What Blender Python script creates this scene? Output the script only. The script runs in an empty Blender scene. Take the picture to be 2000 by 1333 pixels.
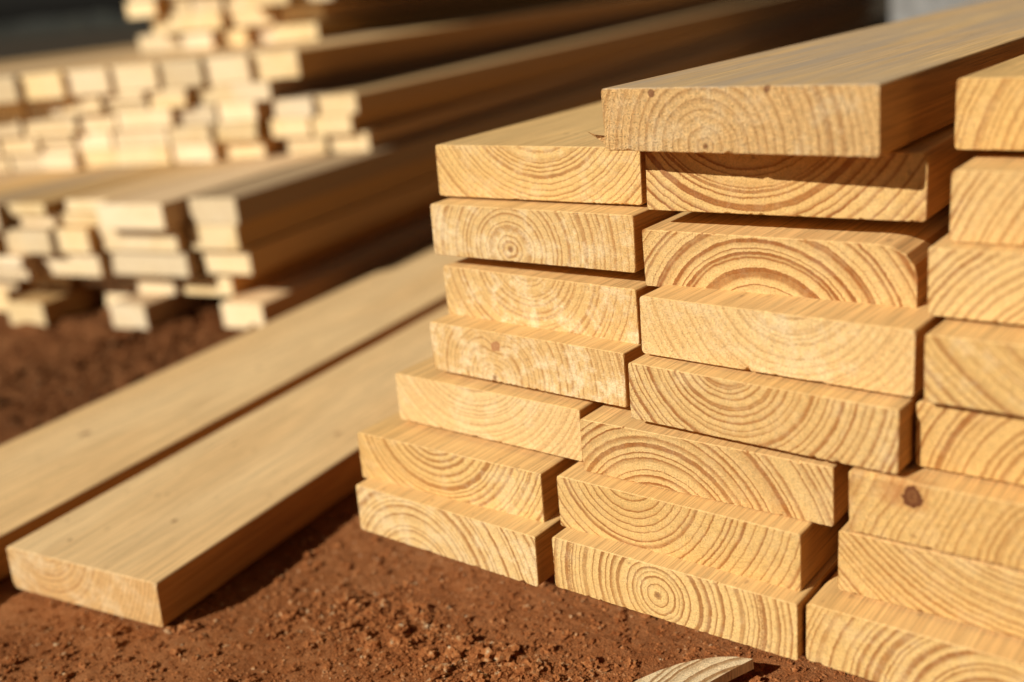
import bpy, bmesh, math, random
from mathutils import Vector, Matrix, noise
random.seed(7)
scene=bpy.context.scene
col=scene.collection
GZ=-0.054
# ---------------------------------------------------------------- node helpers
class NT:
    def __init__(s,name):
        s.m=bpy.data.materials.new(name); s.m.use_nodes=True
        s.t=s.m.node_tree; s.n=s.t.nodes; s.n.clear()
        s.out=s.n.new('ShaderNodeOutputMaterial')
        s.b=s.n.new('ShaderNodeBsdfPrincipled')
        s.t.links.new(s.b.outputs[0],s.out.inputs[0])
    def link(s,a,b): s.t.links.new(a,b)
    def put(s,sock,v):
        if isinstance(v,bpy.types.NodeSocket): s.link(v,sock)
        else: sock.default_value=v
    def math(s,op,a,b=None,c=None,clamp=False):
        n=s.n.new('ShaderNodeMath'); n.operation=op; n.use_clamp=clamp
        s.put(n.inputs[0],a)
        if b is not None: s.put(n.inputs[1],b)
        if c is not None: s.put(n.inputs[2],c)
        return n.outputs[0]
    def vec(s,op,a,b=None):
        n=s.n.new('ShaderNodeVectorMath'); n.operation=op
        s.put(n.inputs[0],a)
        if b is not None:
            if op=='SCALE': s.put(n.inputs['Scale'],b)
            else: s.put(n.inputs[1],b)
        return n.outputs['Value'] if op in('LENGTH','DOT_PRODUCT') else n.outputs[0]
    def noise(s,v,scale,detail=2,rough=.5,dim='3D',w=None,color=False,dist=0):
        n=s.n.new('ShaderNodeTexNoise'); n.noise_dimensions=dim
        if v is not None and dim!='1D': s.put(n.inputs['Vector'],v)
        if w is not None: s.put(n.inputs['W'],w)
        n.inputs['Scale'].default_value=scale; n.inputs['Detail'].default_value=detail
        n.inputs['Roughness'].default_value=rough; n.inputs['Distortion'].default_value=dist
        return n.outputs['Color'] if color else n.outputs[0]
    def ramp(s,f,stops,interp='LINEAR'):
        n=s.n.new('ShaderNodeValToRGB'); s.put(n.inputs[0],f); cr=n.color_ramp; cr.interpolation=interp
        while len(cr.elements)<len(stops): cr.elements.new(.5)
        for e,(p,c) in zip(cr.elements,stops):
            e.position=p; e.color=(c,c,c,1) if not hasattr(c,'__len__') else (*c,1)
        return n.outputs[0]
    def mix(s,f,a,b,mode='MIX'):
        n=s.n.new('ShaderNodeMix'); n.data_type='RGBA'; n.blend_type=mode
        s.put(n.inputs[0],f)
        for k,v in((6,a),(7,b)):
            if isinstance(v,tuple): v=(*v,1) if len(v)==3 else v
            s.put(n.inputs[k],v)
        return n.outputs[2]
    def sep(s,v):
        n=s.n.new('ShaderNodeSeparateXYZ'); s.put(n.inputs[0],v); return n.outputs
    def comb(s,x,y,z):
        n=s.n.new('ShaderNodeCombineXYZ')
        for i,v in enumerate((x,y,z)): s.put(n.inputs[i],v)
        return n.outputs[0]
    def bump(s,h,strength,dist,normal=None):
        n=s.n.new('ShaderNodeBump'); s.put(n.inputs['Height'],h); s.put(n.inputs['Strength'],strength)
        n.inputs['Distance'].default_value=dist
        if normal is not None: s.link(normal,n.inputs['Normal'])
        return n.outputs[0]

def wood(name,pith=(.08,.06),spacing=.006,light=(.78,.52,.23),dark=(.40,.19,.06),seed=0.,wob=.003,
         contrast=1.,pale=.3,rough=.5,knots=(),side=(.79,.51,.21),drift=(.006,.004),sidecon=.6,grey=0.,fine=.0025,pit=.25):
    s=NT(name)
    tc=s.n.new('ShaderNodeTexCoord'); P=tc.outputs['Object']; N=tc.outputs['Normal']
    x,y,z=s.sep(P)[:3]; nrm=s.sep(N)
    endm=s.math('GREATER_THAN',s.math('ABSOLUTE',nrm[1]),.6)
    px,pz,sd=pith[0],pith[1],seed
    low=s.comb(x,s.math('MULTIPLY_ADD',y,.22,sd),z)
    n1=s.sep(s.noise(low,11,0,.5,color=True)); n2=s.sep(s.noise(low,100,3,.65,color=True))
    off=-.5*wob*2-.5*fine
    dx=s.math('ADD',s.math('MULTIPLY_ADD',n1[0],wob*2.,x),s.math('MULTIPLY_ADD',n2[0],fine,off))
    dz=s.math('ADD',s.math('MULTIPLY_ADD',n1[2],wob*2.,z),s.math('MULTIPLY_ADD',n2[2],fine,off))
    qx=s.math('SUBTRACT',s.math('MULTIPLY_ADD',y,drift[0],dx),px)
    qz=s.math('SUBTRACT',s.math('MULTIPLY_ADD',y,drift[1],dz),pz)
    r=s.math('SQRT',s.math('ADD',s.math('MULTIPLY',qx,qx),s.math('MULTIPLY',qz,qz)))
    fib=s.noise(s.comb(x,s.math('MULTIPLY_ADD',y,.012,sd),z),950,2,.85)
    fib2=s.noise(s.comb(x,s.math('MULTIPLY_ADD',y,.03,sd),z),230,1,.6)
    kn=[]
    for kk in knots:
        kx,kz,kr,kstr,kc=kk[:5]; ky=kk[5] if len(kk)>5 else 0; el=kk[6] if len(kk)>6 else 1.
        d=s.vec('LENGTH',s.vec('MULTIPLY',s.vec('SUBTRACT',s.comb(dx,s.math('MULTIPLY',y,.6),dz),(kx,ky*.6,kz)),(el,1,1)))
        if kstr>.9:
            g=s.math('POWER',2.718,s.math('MULTIPLY',s.math('MULTIPLY',d,d),-1/(2*(kr*1.6)**2)))
            r=s.math('MULTIPLY_ADD',g,spacing*kstr,r)
        dn=s.math('MULTIPLY_ADD',s.math('SUBTRACT',s.noise(P,170,3,.7),.5),kr*1.6,d)
        soft=len(kk)>7
        mk=s.ramp(s.math('DIVIDE',dn,kr*2),[(0,.8),(.25,.6),(.6,0)] if soft else [(0,.95),(.2,.75),(.40,1),(.50,.9),(.58,0)])
        kn.append((mk,kc))
    rv=s.noise(None,60,3,.6,'1D',w=s.math('ADD',r,sd))
    rr=s.math('MULTIPLY_ADD',rv,2.8,s.math('DIVIDE',r,spacing))
    rr=s.math('MULTIPLY_ADD',fib,.22,rr)
    f=s.math('FRACT',rr)
    m=s.ramp(f,[(0,.25),(.05,0),(.44,.05),(.66,.40),(.80,1),(.95,1),(1,.25)])
    wn=s.n.new('ShaderNodeTexWhiteNoise'); wn.noise_dimensions='1D'; s.link(s.math('FLOOR',rr),wn.inputs['W'])
    ringstr=s.math('MULTIPLY_ADD',wn.outputs[0],.5,.65)
    pat=s.noise(s.vec('ADD',low,(3.1,0,1.7)),30,4,.7)
    m=s.math('MULTIPLY',s.math('MULTIPLY',m,ringstr),s.math('MULTIPLY_ADD',pat,1.5,.3),clamp=True)
    m=s.math('MULTIPLY',m,s.math('MULTIPLY_ADD',endm,contrast*.93-sidecon*.6,sidecon*.6),clamp=True)
    lightc=s.mix(endm,side,light)
    base=s.mix(m,lightc,s.mix(endm,tuple(a*.45+b*.55 for a,b in zip(dark,side)),dark))
    pm=s.ramp(s.noise(s.comb(x,s.math('MULTIPLY_ADD',y,.1,sd),z),42,4,.8),[(.47,0),(.64,1)])
    base=s.mix(s.math('MULTIPLY',pm,s.math('MULTIPLY_ADD',endm,pale*.85,pale*.15)),base,(.95,.77,.47))
    base=s.mix(s.math('MULTIPLY',s.ramp(n1[1],[(.35,0),(.7,1)]),.28),base,tuple(c*k for c,k in zip(light,(.92,.76,.55))))
    base=s.mix(1.,base,s.ramp(fib,[(.25,.50),(.5,1.0),(.75,1.22)]),'MULTIPLY')
    base=s.mix(1.,base,s.mix(endm,s.ramp(fib2,[(.25,.84),(.75,1.1)]),s.ramp(fib2,[(.25,.87),(.75,1.08)])),'MULTIPLY')
    if pit>0:
        pt=s.ramp(s.noise(s.comb(x,s.math('MULTIPLY',y,.05),z),480,2,.75),[(.28,.35),(.44,1)])
        base=s.mix(s.math('MULTIPLY',endm,pit),base,s.mix(1.,base,pt,'MULTIPLY'))
    if grey>0:
        gm=s.ramp(s.noise(s.comb(x,s.math('MULTIPLY_ADD',y,.05,sd),z),55,4,.7),[(.35,.25),(.62,1)])
        base=s.mix(s.math('MULTIPLY',s.math('MULTIPLY',gm,grey),s.math('GREATER_THAN',nrm[2],.6)),base,(.44,.34,.24))
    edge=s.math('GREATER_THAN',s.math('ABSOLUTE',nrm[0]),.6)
    base=s.mix(edge,base,s.mix(1.,base,(.68,.52,.36),'MULTIPLY'))  # shade on the narrow side faces painted into the base colour
    pd=s.math('MULTIPLY',s.ramp(s.math('DIVIDE',r,.01),[(0,1),(.14,.9),(.26,0)]),endm)
    base=s.mix(s.math('MULTIPLY',pd,.8),base,(.20,.07,.02))
    for mk,kc in kn: base=s.mix(s.math('MULTIPLY',mk,.97),base,kc)
    sp=s.ramp(s.noise(s.comb(x,s.math('MULTIPLY_ADD',y,.5,sd),z),120,1,.7),[(.72,0),(.78,1)])
    base=s.mix(s.math('MULTIPLY',sp,.4),base,(.2,.09,.04))
    s.link(base,s.b.inputs['Base Color'])
    s.b.inputs['Roughness'].default_value=.62
    s.b.inputs['Specular IOR Level'].default_value=.3
    saw=s.noise(s.comb(x,s.math('MULTIPLY',y,.02),s.math('MULTIPLY',z,.18)),520,2,.6)
    h=s.math('ADD',s.math('MULTIPLY',fib,1.6),s.math('ADD',s.math('MULTIPLY',m,.15),s.math('MULTIPLY',fib2,.8)))
    h=s.math('ADD',h,s.math('MULTIPLY',s.math('MULTIPLY',saw,1.3),endm))
    s.link(s.bump(h,s.math('MULTIPLY_ADD',endm,rough*.75,rough*.3),.0013),s.b.inputs['Normal'])
    return s.m
def pile_wood():
    s=NT('pile_wood')
    tc=s.n.new('ShaderNodeTexCoord'); P=tc.outputs['Object']
    x,y,z=s.sep(P)[:3]; nrm=s.sep(tc.outputs['Normal']); endm=s.math('GREATER_THAN',s.math('ABSOLUTE',nrm[1]),.6)
    R=s.n.new('ShaderNodeObjectInfo').outputs['Random']
    rf=lambda k:s.math('FRACT',s.math('MULTIPLY',R,k))
    v=s.comb(s.math('ADD',x,s.math('MULTIPLY',R,30.)),s.math('MULTIPLY',y,.04),z)
    a=s.noise(v,60,2,.6); b=s.noise(v,14,1,.5)
    base=s.mix(endm,s.mix(s.math('GREATER_THAN',nrm[2],.6),(.52,.28,.10),(.68,.44,.20)),(.88,.67,.36))  # sides coloured darker than tops: their shade is part of the colour
    base=s.mix(s.math('MULTIPLY',s.ramp(a,[(.4,0),(.7,1)]),s.math('MULTIPLY_ADD',endm,-.15,.45)),base,(.55,.30,.10))
    base=s.mix(s.math('MULTIPLY',s.math('MULTIPLY',s.ramp(b,[(.4,0),(.6,1)]),.4),endm),base,(.90,.74,.48))
    hv=s.n.new('ShaderNodeHueSaturation'); s.link(base,hv.inputs['Color'])
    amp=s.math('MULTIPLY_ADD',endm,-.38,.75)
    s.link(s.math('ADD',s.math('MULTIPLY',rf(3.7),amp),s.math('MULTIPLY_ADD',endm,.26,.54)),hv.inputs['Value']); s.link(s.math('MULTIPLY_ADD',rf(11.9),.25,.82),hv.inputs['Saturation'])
    s.link(hv.outputs[0],s.b.inputs['Base Color']); s.b.inputs['Roughness'].default_value=.7; s.b.inputs['Specular IOR Level'].default_value=.3
    return s.m
# ---------------------------------------------------------------- board mesh
def section(w,t,r,wane=None,seg=4,sub=0):
    pts=[]
    cs=[((r,r),180,r,r),((w-r,r),270,r,r),((w-r,t-r),0,r,r),((r,t-r),90,r,r)]
    for i,((cx,cz),a0,rx,rz) in enumerate(cs):
        if wane and i==2: rx,rz=wane; cx,cz=w-rx,t-rz
        for k in range(seg+1):
            a=math.radians(a0+90*k/seg)
            pts.append((cx+rx*math.cos(a),cz+rz*math.sin(a)))
    if sub:
        out=[]
        for a,b in zip(pts,pts[1:]+pts[:1]):
            out.append(a); L=math.dist(a,b); k=int(L/sub)
            for j in range(1,k): out.append((a[0]+(b[0]-a[0])*j/k,a[1]+(b[1]-a[1])*j/k))
        pts=out
    return pts
def board_mesh(name,w,t,l,r=.0022,skew=0.,lean=0.,wane=None,seed=0,sub=0,extra=()):
    bm=bmesh.new(); sec=section(w,t,r,wane,sub=sub)
    rnd=random.Random(seed*7+1)
    chips=[(rnd.uniform(0,w),rnd.choice((0,t)),rnd.uniform(.001,.003),rnd.uniform(.0003,.0010)) for _ in range(12)]+list(extra) if sub else []
    ys=[(0,.0007),(.0007,0)]+[(l*k/8,0) for k in range(1,8)]+[(l-.0007,0),(l,.0007)]
    loops=[]
    for yi,(y,ins) in enumerate(ys):
        loop=[]
        for (px,pz) in sec:
            ii=ins; yy=y
            if sub and yi<2:
                j=abs(noise.noise(Vector((px*260,pz*260,seed*3.3))))*.0006
                for (cx_,cz_,cr,cd_) in chips:
                    q=math.hypot(px-cx_,pz-cz_)/cr
                    if q<1: j+=cd_*(1-q*q)
                ii=(.0003+j) if yi==0 else 0
                yy=0 if yi==0 else .0005+j*1.1
            x=px+(ii if px<w*.02 else (-ii if px>w*.98 else 0))
            z=pz+(ii if pz<t*.15 else (-ii if pz>t*.85 else 0))
            if yi<2: yy=yy+skew*x+lean*(z-t/2)
            loop.append(bm.verts.new((x,yy,z)))
        loops.append(loop)
    n=len(sec)
    for a,b in zip(loops,loops[1:]):
        for i in range(n): bm.faces.new((a[i],a[(i+1)%n],b[(i+1)%n],b[i]))
    bm.faces.new(loops[0][::-1]); bm.faces.new(loops[-1])
    bmesh.ops.recalc_face_normals(bm,faces=bm.faces)
    me=bpy.data.meshes.new(name); bm.to_mesh(me); bm.free(); return me
def add(name,me,loc,yaw,mat,label=None,cat=None,group=None,kind=None,parent=None,tilt=0.):
    ob=bpy.data.objects.new(name,me); col.objects.link(ob)
    ob.location=loc; ob.rotation_euler=(tilt,0,yaw)
    if mat and not me.materials: me.materials.append(mat)
    if label: ob['label']=label
    if cat: ob['category']=cat
    if group: ob['group']=group
    if kind: ob['kind']=kind
    if parent: ob.parent=parent
    return ob
# ---------------------------------------------------------------- main stack
PITCH=.0427; T=.0402
L0=(.84,.56,.225); D0=(.35,.13,.028)
BK=(.05,.035,.03)
S=[
('T0',7,.186,.011,-.021,.0060,-.021,(.074,.003),.0058,.6,.4,.003,dict(rough=.9,pit=.95,grey=.85,light=(.88,.56,.23),knots=((.038,.037,.0022,.5,(.25,.10,.04)),(.118,.039,.002,.5,(.25,.10,.04)))),'wide pine board with rough sawn end lying on top of stack'),
('A1',6,.004,.045,.030,.0040,.030,(.098,.088),.0046,.85,.3,.002,{},'pine board with fine curved rings on upper course of stack'),
('A2',6,.200,.037,.049,.0045,.034,(.072,.092),.0066,1.12,.12,.0025,dict(wane=(.006,.010)),'pine board with bold upturned rings partly shaded by board above'),
('B1',5,.010,.025,.015,.0045,.020,(.077,.010),.0050,.75,.55,.003,{},'pine board with dark pith near lower edge of end'),
('B2',5,.199,.030,.029,-.0050,.022,(.085,-.034),.0080,1.1,.1,.004,dict(wane=(.024,.019)),'pine board with bold arched rings and rounded wane corner'),
('D1',4,.013,.029,-.039,-.0030,-.035,(.085,.054),.0052,.7,.8,.004,{},'pale pine board with fuzzy sawn end'),
('D2',4,.212,.001,-.032,.0000,-.032,(.108,.066),.0056,.5,.45,.003,dict(rough=.6,pit=.5,light=(.88,.60,.26)),'smooth faded pine board with faint rings'),
('E1',3,.013,.006,-.025,.0000,-.030,(.064,.004),.0052,.75,.9,.004,dict(knots=((.068,.03,.004,1.5,(.45,.2,.08)),)),'pale pine board with small reddish knot at its end'),
('E2',3,.209,-.013,-.037,.0000,-.034,(.074,.056),.0048,1.0,.2,.003,{},'pine board with tight concentric rings jutting out of stack'),
('F1',2,-.022,-.005,-.011,-.0020,-.008,(.080,.085),.0046,.5,.4,.003,dict(light=(.87,.60,.27)),'smooth pale pine board with faint rings'),
('F2',2,.168,-.016,.013,-.0040,-.002,(.060,-.040),.0066,1.1,.12,.003,{},'pine board with broad arched rings in lower stack'),
('G1',1,-.044,-.035,.026,-.0040,.010,(.085,.072),.0050,.9,.3,.007,dict(knots=((.179,.033,.0014,.3,BK),(.181,.026,.0012,.3,BK))),'pine board with wavy rings and black mould stain at corner'),
('G2',1,.154,-.030,-.003,-.0020,.006,(.060,.058),.0056,1.1,.12,.004,{},'pine board with oval rings in lower stack'),
('H1',0,-.037,-.051,-.007,.0000,0,(.060,-.026),.0062,.95,.45,.003,{},'pine board at bottom corner of stack with arched rings'),
('H2',0,.158,-.047,.011,.0010,0,(.086,.017),.0052,.95,.15,.003,{},'bottom pine board with clear round rings and centre pith'),
('R0',7,.394,.059,0,.0020,-.012,(.125,-.025),.0052,1.05,.12,.003,{},'pine board on top course beside the widest board'),
('R1',6,.403,.026,0,-.0010,.034,(.135,-.045),.0058,1.1,.12,.003,{},'pine board with steep curved rings'),
('R2',5,.396,.013,0,.0010,.022,(.105,-.055),.0052,1.05,.1,.003,{},'pine board with dense dark rings'),
('R3',4,.403,-.011,0,.0010,-.032,(.100,.085),.0056,.8,.35,.007,dict(knots=((.072,.028,.0045,1.5,(.08,.03,.012)),)),'rough pine board with dark knot hole at its end'),
('R4',3,.396,-.001,0,-.0010,-.034,(.105,-.022),.0066,1.2,.1,.003,{},'pine board with very dark curved rings'),
('R5',2,.363,-.018,0,-.0010,0,(.130,.000),.0056,.8,.2,.005,dict(extra=((.012,T,.012,.0018),(.030,T,.010,.0022)),knots=((.034,.030,.0120,2.8,(.48,.19,.05),0,.7,1),(.0385,.0285,.0058,.5,(.12,.028,.005),0,.95))),'pine board with dark reddish brown knot at its end'),
('R6',1,.356,-.017,0,-.0010,.006,(.110,.120),.0042,1.05,.15,.008,{},'pine board with flowing wavy rings'),
('R7',0,.344,-.038,0,-.0010,0,(.115,-.010),.0054,.95,.2,.003,{},'bottom pine board with broad arched rings'),
]
objs={}
for i,(k,lay,x,y,fy,dz,ay,pith,sp,con,pale,wob,ex,label) in enumerate(S):
    ex=dict(ex); wane=ex.pop('wane',None); extra=ex.pop('extra',())
    q=random.uniform(-.09,.03); q2=random.uniform(-.02,.02)
    light=ex.pop('light',(L0[0]+q,L0[1]+q*.8+q2*.5,L0[2]+q*.45+q2))
    mat=wood('pine_'+k,pith,sp,light,D0,seed=i*3.7,wob=wob,contrast=con,pale=pale,
             drift=(random.uniform(-.02,.02),random.uniform(-.012,.012)),**ex)
    me=board_mesh('board_'+k,.184,T,3.0+random.uniform(-.1,.15),skew=math.tan(fy-ay),wane=wane,r=random.uniform(.0018,.003),seed=i+1,lean=random.uniform(-.04,.04),sub=.0008,extra=extra)
    objs[k]=add('lumber_board',me,(x,y,lay*PITCH+dz),ay,mat,label,'board','pine boards in the near stack')
bm=bmesh.new()
v=[bm.verts.new(p) for p in [(0.001,0.000,.004),(0.001,.004,.009),(-.005,-.003,.011),(-.011,-.004,.0135),(-.005,-.0005,.008),(.001,.003,.005)]]
bm.faces.new((v[0],v[4],v[2],v[1])); bm.faces.new((v[4],v[3],v[2])); bm.faces.new((v[0],v[5],v[4])); bm.faces.new((v[1],v[2],v[4],v[5]))
me=bpy.data.meshes.new('splinter'); bm.to_mesh(me); bm.free()
add('splinter',me,(0,0,0),0,objs['T0'].data.materials[0],parent=objs['T0'])
bmat=wood('bearer_wood',(.02,.05),.006,(.55,.33,.14),(.3,.14,.05),seed=91,side=(.45,.27,.12))
for yy in (.30,1.4,2.5):
    me=board_mesh('bearer',.09,-GZ-.004,.75,r=.002)
    add('bearer_board',me,(-.08,yy+.09,GZ+.001),-math.pi/2,bmat,'short wooden bearer on red dirt under the board stack','board','bearers under the near stack')
# ---------------------------------------------------------------- planks on the ground
PL=dict(light=(.76,.48,.20),dark=(.40,.18,.06),side=(.86,.59,.29),sidecon=.7)
SPK=(.22,.10,.04)
m1=wood('plank_wood_a',(.05,.062),.0046,seed=41,contrast=.8,pale=.5,wob=.005,knots=((.069,.040,.0022,.3,SPK,.129),(.115,.040,.0018,.3,SPK,.09),(.05,.040,.0016,.3,SPK,.03),(.14,.040,.0030,.3,(.45,.24,.11),.30)),drift=(.03,.02),**PL)
me=board_mesh('ground_plank_a',.184,.0400,3.6,r=.0028,lean=.05,sub=.0012,seed=50)
add('ground_plank',me,(-.323,-.212,GZ),.164,m1,'long pine plank lying flat on red dirt','plank','planks lying on the dirt')
m2=wood('plank_wood_b',(.12,-.03),.005,seed=57,contrast=.5,pale=.5,wob=.005,drift=(-.03,.02),knots=((.075,.040,.0046,1.,(.33,.18,.09),.39),(.13,.04,.0026,.5,SPK,.62)),**PL)
me=board_mesh('ground_plank_b',.197,.0400,3.9,r=.0028)
add('ground_plank',me,(-.510,-.42,GZ),.17,m2,'long weathered pine plank lying beside another on dirt','plank','planks lying on the dirt')
# ---------------------------------------------------------------- curved offcut
ox,oy=.262,-.045
outl=[(.222,-.098),(.227,-.080),(.234,-.062),(.241,-.047),(.249,-.034),(.258,-.023),(.268,-.014),(.280,-.007),(.291,-.004),(.284,-.022),(.276,-.045),(.268,-.070),(.260,-.100)]
bm=bmesh.new()
vb=[bm.verts.new((x-ox,0,-(y-oy))) for x,y in outl]; vt=[bm.verts.new(((x-ox)*.98,.006+.02*(y+.1),-(y-oy)*.99)) for x,y in outl]
n=len(outl); bm.faces.new(vb); bm.faces.new(vt[::-1])
for i in range(n): bm.faces.new((vb[i],vb[(i+1)%n],vt[(i+1)%n],vt[i]))
bmesh.ops.recalc_face_normals(bm,faces=bm.faces)
me=bpy.data.meshes.new('offcut'); bm.to_mesh(me); bm.free()
om=wood('offcut_wood',(.085,.02),.0075,(.98,.80,.50),(.28,.11,.03),seed=77,side=(.95,.72,.42),pale=.1,contrast=1.7,wob=.002)
ob=add('wood_offcut',me,(ox,oy,GZ+.007),0,om,'small pointed pine offcut with striped grain on red dirt','offcut')
ob.rotation_euler=(math.pi/2,0,0)
# ---------------------------------------------------------------- far lumber pile
TH=.21
ct,st=math.cos(TH),math.sin(TH)
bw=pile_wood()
mc={}
rj=random.Random(5)
def pile(u,v,z,w,t,l=6.1,label='pine board end in a layered lumber pile',yj=None,sk=0.):
    key=(round(w,3),round(t,3),round(l,1),sk)
    if key not in mc: mc[key]=board_mesh('pile_board',w,t,l,r=.002,skew=sk)
    x=u*ct-v*st; y=u*st+v*ct
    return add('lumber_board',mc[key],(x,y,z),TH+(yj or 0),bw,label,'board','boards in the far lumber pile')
for u,v,w in ((-.705,.555,.080),(-.905,.520,.075),(-1.00,.60,.06),(-1.12,.50,.085),(-1.25,.56,.06),(-1.42,.48,.09),(-1.6,.5,.09)):
    pile(u,v,GZ,w,.040,6.1,'board lying on red dirt beneath a lumber pile')
u=-.70
while u>-2.0:
    w=rj.choice((.06,.08,.10)); u-=w+rj.uniform(.003,.014)
    pile(u,.60+rj.uniform(-.04,.04),GZ+.0405,w,rj.choice((.030,.038)),6.1,'shaded board low in a lumber pile')
z=GZ+.080
for lay in range(3):
    pile(-.742+(0,-.006,.002)[lay],.572+rj.uniform(-.008,.008),z,.090,.0395,6.1,'pine board at the square corner of a lumber pile',yj=(.0,.004,-.003)[lay])
    u=-.752-(.0,.005,.0)[lay]
    ws={0:[.165,.13,.10,.12,.12],1:[.16,.07,.11,.13,.12],2:[.135,.10,.09,.11,.12]}[lay]+[.11,.13,.12,.12]
    for j,w in enumerate(ws):
        u-=w+rj.uniform(.002,.005)
        vv=.540+rj.uniform(-.018,.020)-.010*j
        if w<.12 and rj.random()<.3:
            pile(u,vv,z,w,.0195); pile(u+rj.uniform(-.006,.006),vv+rj.uniform(-.012,.012),z+.020,w-.006,.0195)
        else: pile(u,vv,z,w,.0395)
    z+=.041
# middle tier: courses of mixed widths so the joints do not line up
TL=.0345
for lay in range(4):
    for k,w in enumerate((.078,.078)):
        if lay>2: break
        pile(-.753-.080*k+(0,-.022,-.012)[lay],.955-.02*k+rj.uniform(-.01,.01),z,w,.0335,yj=(.003,-.005,.004)[lay]*(k==0),sk=.14)
    if lay<3: pile(-.868,1.02,z,.033,.0335,sk=.14)
    u=-.875 if lay<3 else -.84
    while u>-2.1:
        w=rj.choice((.078,.078,.078,.088,.12)); u-=w+.0025
        vv=.955+(u+.75)*.22+rj.uniform(-.012,.014)
        if rj.random()<.15:
            pile(u,vv,z,w,.0162,sk=.14); pile(u,vv+rj.uniform(-.008,.008),z+.0170,w,.0162,sk=.14)
        else: pile(u,vv,z,w,.0335,sk=.14)
    z+=TL
u=-.80
while u>-2.2:
    w=rj.choice((.080,.088,.084)); u-=w+.0015
    pile(u,.76+(u+1.4)*.36+rj.uniform(-.005,.005),z,w,.047,6.1,'thick square pine beam in a lumber pile',sk=.24)
z+=.048
for lay in range(6):
    u=-.98-rj.uniform(0,.06)
    lim=-1.46-rj.uniform(-.03,.03)
    while u>lim:
        w=rj.choice((.06,.08,.11)); u-=w+rj.uniform(.0,.006)
        pile(u,1.34+(u+1.3)*.15+rj.uniform(-.04,.04),z,w,rj.choice((.036,.040,.040)),5.5,'pine board end on a loose upper tier of lumber',sk=.1)
    z+=.0405
# ---------------------------------------------------------------- ground sheet
def axis(c,half,step,far=500):
    n=int(half/step); a=[c+i*step for i in range(-n,n+1)]
    d=step; hi=a[-1]; r=[]
    while hi-c<far: d*=1.22; hi+=d; r.append(hi)
    d=step; lo=a[0]; l=[]
    while c-lo<far: d*=1.22; lo-=d; l.append(lo)
    return l[::-1]+a+r
xs=axis(-.35,.72,.0030); ys=axis(.12,.46,.0030)
def gh(x,y):
    d=math.hypot(x+.35,y-.1)
    f=math.exp(-max(0,d-1.2)*.8)
    p=Vector((x,y,0))
    h=noise.fractal(p*4,1,2,3)*.004+noise.fractal(p*22+Vector((5,0,0)),.7,2,4)*.0019+noise.fractal(p*110,.6,2,3)*.0009
    k=max(0,min(1,(-(x)-.35)*2.5))*max(0,min(1,(y-.0)*4))
    if k>0: h+=k*(noise.fractal(p*24,.6,2,4)*.011+.002)
    return (h*f)
verts=[(x,y,GZ-.003+gh(x,y)) for y in ys for x in xs]
nx=len(xs); faces=[(j*nx+i,j*nx+i+1,(j+1)*nx+i+1,(j+1)*nx+i) for j in range(len(ys)-1) for i in range(nx-1)]
me=bpy.data.meshes.new('ground'); me.from_pydata(verts,[],faces); me.polygons.foreach_set('use_smooth',[True]*len(faces))
def darkmask(s,P):
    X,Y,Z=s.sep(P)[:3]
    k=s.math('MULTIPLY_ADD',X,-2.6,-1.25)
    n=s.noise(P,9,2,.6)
    return s.ramp(s.math('ADD',k,s.math('MULTIPLY_ADD',n,.5,-.25)),[(0,1),(.5,.55)])  # soil tone gets darker towards negative x, border broken by noise
s=NT('red_dirt'); tc=s.n.new('ShaderNodeTexCoord'); P=tc.outputs['Object']
a=s.noise(P,9,4,.65); b=s.noise(P,110,3,.7); c=s.noise(P,850,2,.9)
base=s.ramp(a,[(.3,(.26,.080,.022)),(.5,(.37,.130,.040)),(.72,(.47,.190,.068))])
base=s.mix(s.ramp(b,[(.4,0),(.75,.6)]),base,(.52,.230,.092))
base=s.mix(1.,base,s.ramp(c,[(.25,.42),(.5,1.0),(.75,1.5)]),'MULTIPLY')
base=s.mix(1.,base,darkmask(s,P),'MULTIPLY')
dist=s.vec('LENGTH',P)
base=s.mix(s.ramp(s.math('DIVIDE',dist,12.),[(.28,0),(.6,1)]),base,(.05,.038,.025))
s.link(base,s.b.inputs['Base Color']); s.b.inputs['Roughness'].default_value=.95; s.b.inputs['Specular IOR Level'].default_value=.1
h=s.math('ADD',s.math('MULTIPLY',b,1.2),c)
s.link(s.bump(h,.95,.0025),s.b.inputs['Normal'])
g=add('ground',me,(0,0,0),0,s.m,kind='structure')
# crumbs of soil
rp=random.Random(3)
def ico(n):
    tmp=bmesh.new(); bmesh.ops.create_icosphere(tmp,subdivisions=n,radius=1); tmp.verts.ensure_lookup_table()
    r=([v.co.copy() for v in tmp.verts],[[v.index for v in f.verts] for f in tmp.faces]); tmp.free(); return r
I1,I2,I3=ico(1),ico(2),ico(3)
V=[];F=[]
def crumb(x,y,r,seed):
    o=len(V); off=Vector((seed*1.37,seed*.71,0))
    bv,bf=I3 if r>.0022 else (I2 if r>.0012 else I1)
    sq=(rp.uniform(.7,1.3),rp.uniform(.7,1.3),rp.uniform(.5,.85)); zc=GZ-.003+gh(x,y)+r*.2
    for q in bv:
        k=r*(1+.9*noise.noise(q*1.7+off)+(.6*noise.noise(q*4.5+off)+.35*noise.noise(q*11+off) if r>.0022 else 0))
        V.append((x+q.x*k*sq[0],y+q.y*k*sq[1],zc+q.z*k*sq[2]))
    for f in bf: F.append([o+i for i in f])
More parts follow.
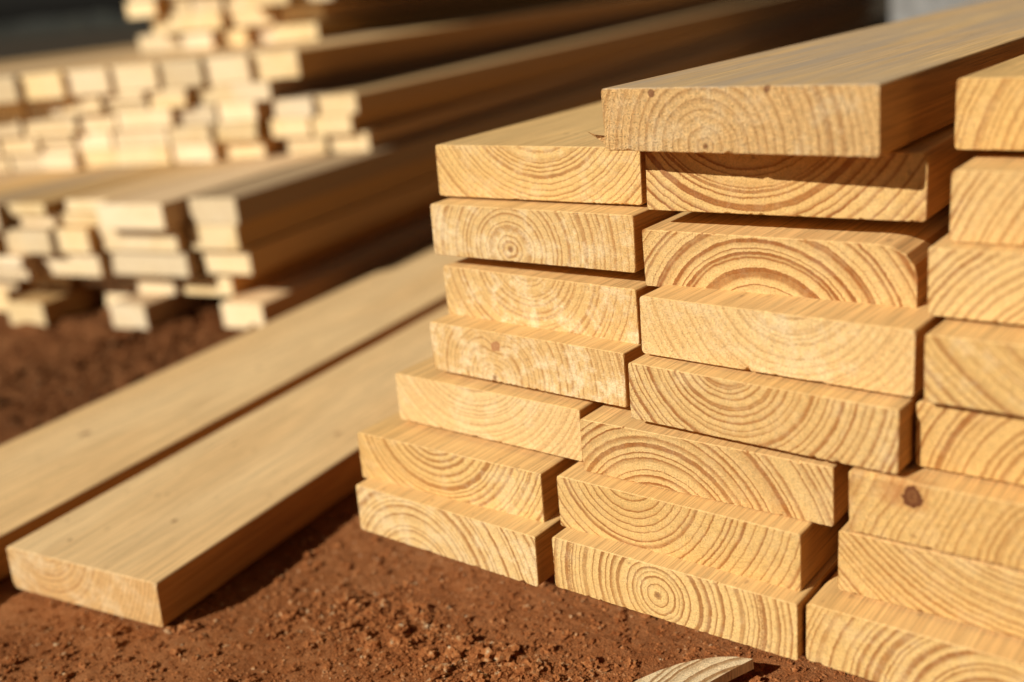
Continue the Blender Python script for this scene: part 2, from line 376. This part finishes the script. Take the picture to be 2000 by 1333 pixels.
for i in range(46000):
    q=rp.random()
    if q<.56: x,y=rp.uniform(-.28,.36),rp.uniform(-.36,.04)
    elif q<.66:
        t=rp.random(); x,y=-.06+.40*t+rp.gauss(0,.02),-.085+rp.gauss(0,.022)
    elif q<.80: x,y=rp.uniform(-1.0,-.55),rp.uniform(-.1,.5)
    else: x,y=rp.uniform(-.5,.3),rp.uniform(-.45,.3)
    r=min(.0075,.0003+rp.expovariate(1/.00040)*(1 if rp.random()<.95 else 2.8))
    if .56<=q<.66: r*=1.6
    if -.95<x<-.55 and y>0: r*=2.4
    crumb(x,y,r,i)
me=bpy.data.meshes.new('soil_crumbs'); me.from_pydata(V,[],F)
s=NT('soil_crumb'); tc=s.n.new('ShaderNodeTexCoord'); P=tc.outputs['Object']
b=s.noise(P,150,1,.6); c=s.noise(P,900,2,.7)
base=s.ramp(b,[(.3,(.28,.088,.025)),(.6,(.42,.16,.052)),(.70,(.54,.30,.14)),(.78,(.68,.50,.31))])
base=s.mix(1.,base,s.ramp(c,[(.25,.6),(.75,1.3)]),'MULTIPLY')
base=s.mix(1.,base,darkmask(s,P),'MULTIPLY')
s.link(base,s.b.inputs['Base Color']); s.b.inputs['Roughness'].default_value=.95; s.b.inputs['Specular IOR Level'].default_value=.1
s.link(s.bump(c,.8,.0015),s.b.inputs['Normal'])
add('soil_crumbs',me,(0,0,0),0,s.m,'loose crumbs of red soil and small pebbles','soil',kind='stuff')
# ---------------------------------------------------------------- far hill with scrub, concrete block
V=[];F=[]
N=160
for i in range(N+1):
    a=math.radians(95+100*i/N); R=80
    for k,(dr,hh) in enumerate(((0,-.3),(3,.6),(8,.85),(20,.95),(60,-.5))):
        hz=hh
        if k in(1,2,3): hz=hh+.6*noise.noise(Vector((i*.33,k*2.,0)))+.4*noise.noise(Vector((i*1.1,k,3)))
        V.append(((R+dr)*math.cos(a),(R+dr)*math.sin(a),hz))
for i in range(N):
    for k in range(4):
        o=i*5+k; F.append((o,o+1,o+6,o+5))
me=bpy.data.meshes.new('hill'); me.from_pydata(V,[],F)
s=NT('scrub'); tc=s.n.new('ShaderNodeTexCoord'); q=s.noise(tc.outputs['Object'],.8,4,.6)
s.link(s.ramp(q,[(.35,(.008,.011,.006)),(.7,(.028,.026,.014))]),s.b.inputs['Base Color']); s.b.inputs['Roughness'].default_value=1
add('hill',me,(0,0,0),0,s.m,kind='structure')
bm=bmesh.new(); bmesh.ops.create_cube(bm,size=1); bmesh.ops.scale(bm,vec=(1.1,.4,.46),verts=bm.verts)
bmesh.ops.bevel(bm,geom=bm.edges[:],offset=.012,segments=2,affect='EDGES')
me=bpy.data.meshes.new('concrete_block'); bm.to_mesh(me); bm.free()
s=NT('concrete'); tc=s.n.new('ShaderNodeTexCoord'); q=s.noise(tc.outputs['Object'],14,5,.6)
s.link(s.ramp(q,[(.3,(.16,.16,.155)),(.7,(.28,.28,.27))]),s.b.inputs['Base Color']); s.b.inputs['Roughness'].default_value=.9
add('concrete_block',me,(-.36,3.75,GZ+.225),.1,s.m,'weathered grey concrete block standing on dirt behind lumber','block')
# ---------------------------------------------------------------- camera
F_,yaw,pit,rol,cx,cy,cz=2.1461,.6920,1.2564,-.0964,.5913,-.5921,.4154
cd=bpy.data.cameras.new('camera'); cam=bpy.data.objects.new('camera',cd); col.objects.link(cam)
cam.matrix_world=Matrix.Translation((cx,cy,cz))@Matrix.Rotation(yaw,4,'Z')@Matrix.Rotation(pit,4,'X')@Matrix.Rotation(rol,4,'Z')
cd.sensor_width=36; cd.lens=36*F_/2; cd.clip_start=.02; cd.clip_end=2000
cd.dof.use_dof=True; cd.dof.focus_distance=.745; cd.dof.aperture_fstop=2.6
scene.camera=cam
# ---------------------------------------------------------------- light
d=Vector((.29,.87,-.60)).normalized()
sd=bpy.data.lights.new('sun','SUN'); sd.energy=4.9; sd.angle=math.radians(.5); sd.color=(1,.955,.86)
so=bpy.data.objects.new('sun',sd); col.objects.link(so); so.rotation_euler=d.to_track_quat('-Z','Y').to_euler()
w=bpy.data.worlds.new('World'); scene.world=w; w.use_nodes=True
nt=w.node_tree; bg=nt.nodes['Background']; sky=nt.nodes.new('ShaderNodeTexSky'); sky.sky_type='NISHITA'; sky.sun_disc=False
sky.sun_elevation=math.asin(-d.z); sky.sun_rotation=math.atan2(-d.x,-d.y)
sky.dust_density=3.
hs=nt.nodes.new('ShaderNodeHueSaturation'); hs.inputs['Saturation'].default_value=.3
mx=nt.nodes.new('ShaderNodeMix'); mx.data_type='RGBA'; mx.blend_type='MULTIPLY'; mx.inputs[0].default_value=1; mx.inputs[7].default_value=(1.08,.97,.82,1)
nt.links.new(sky.outputs[0],hs.inputs['Color']); nt.links.new(hs.outputs[0],mx.inputs[6]); nt.links.new(mx.outputs[2],bg.inputs[0]); bg.inputs[1].default_value=.014
scene.view_settings.view_transform='Standard'; scene.view_settings.look='None'; scene.view_settings.exposure=0
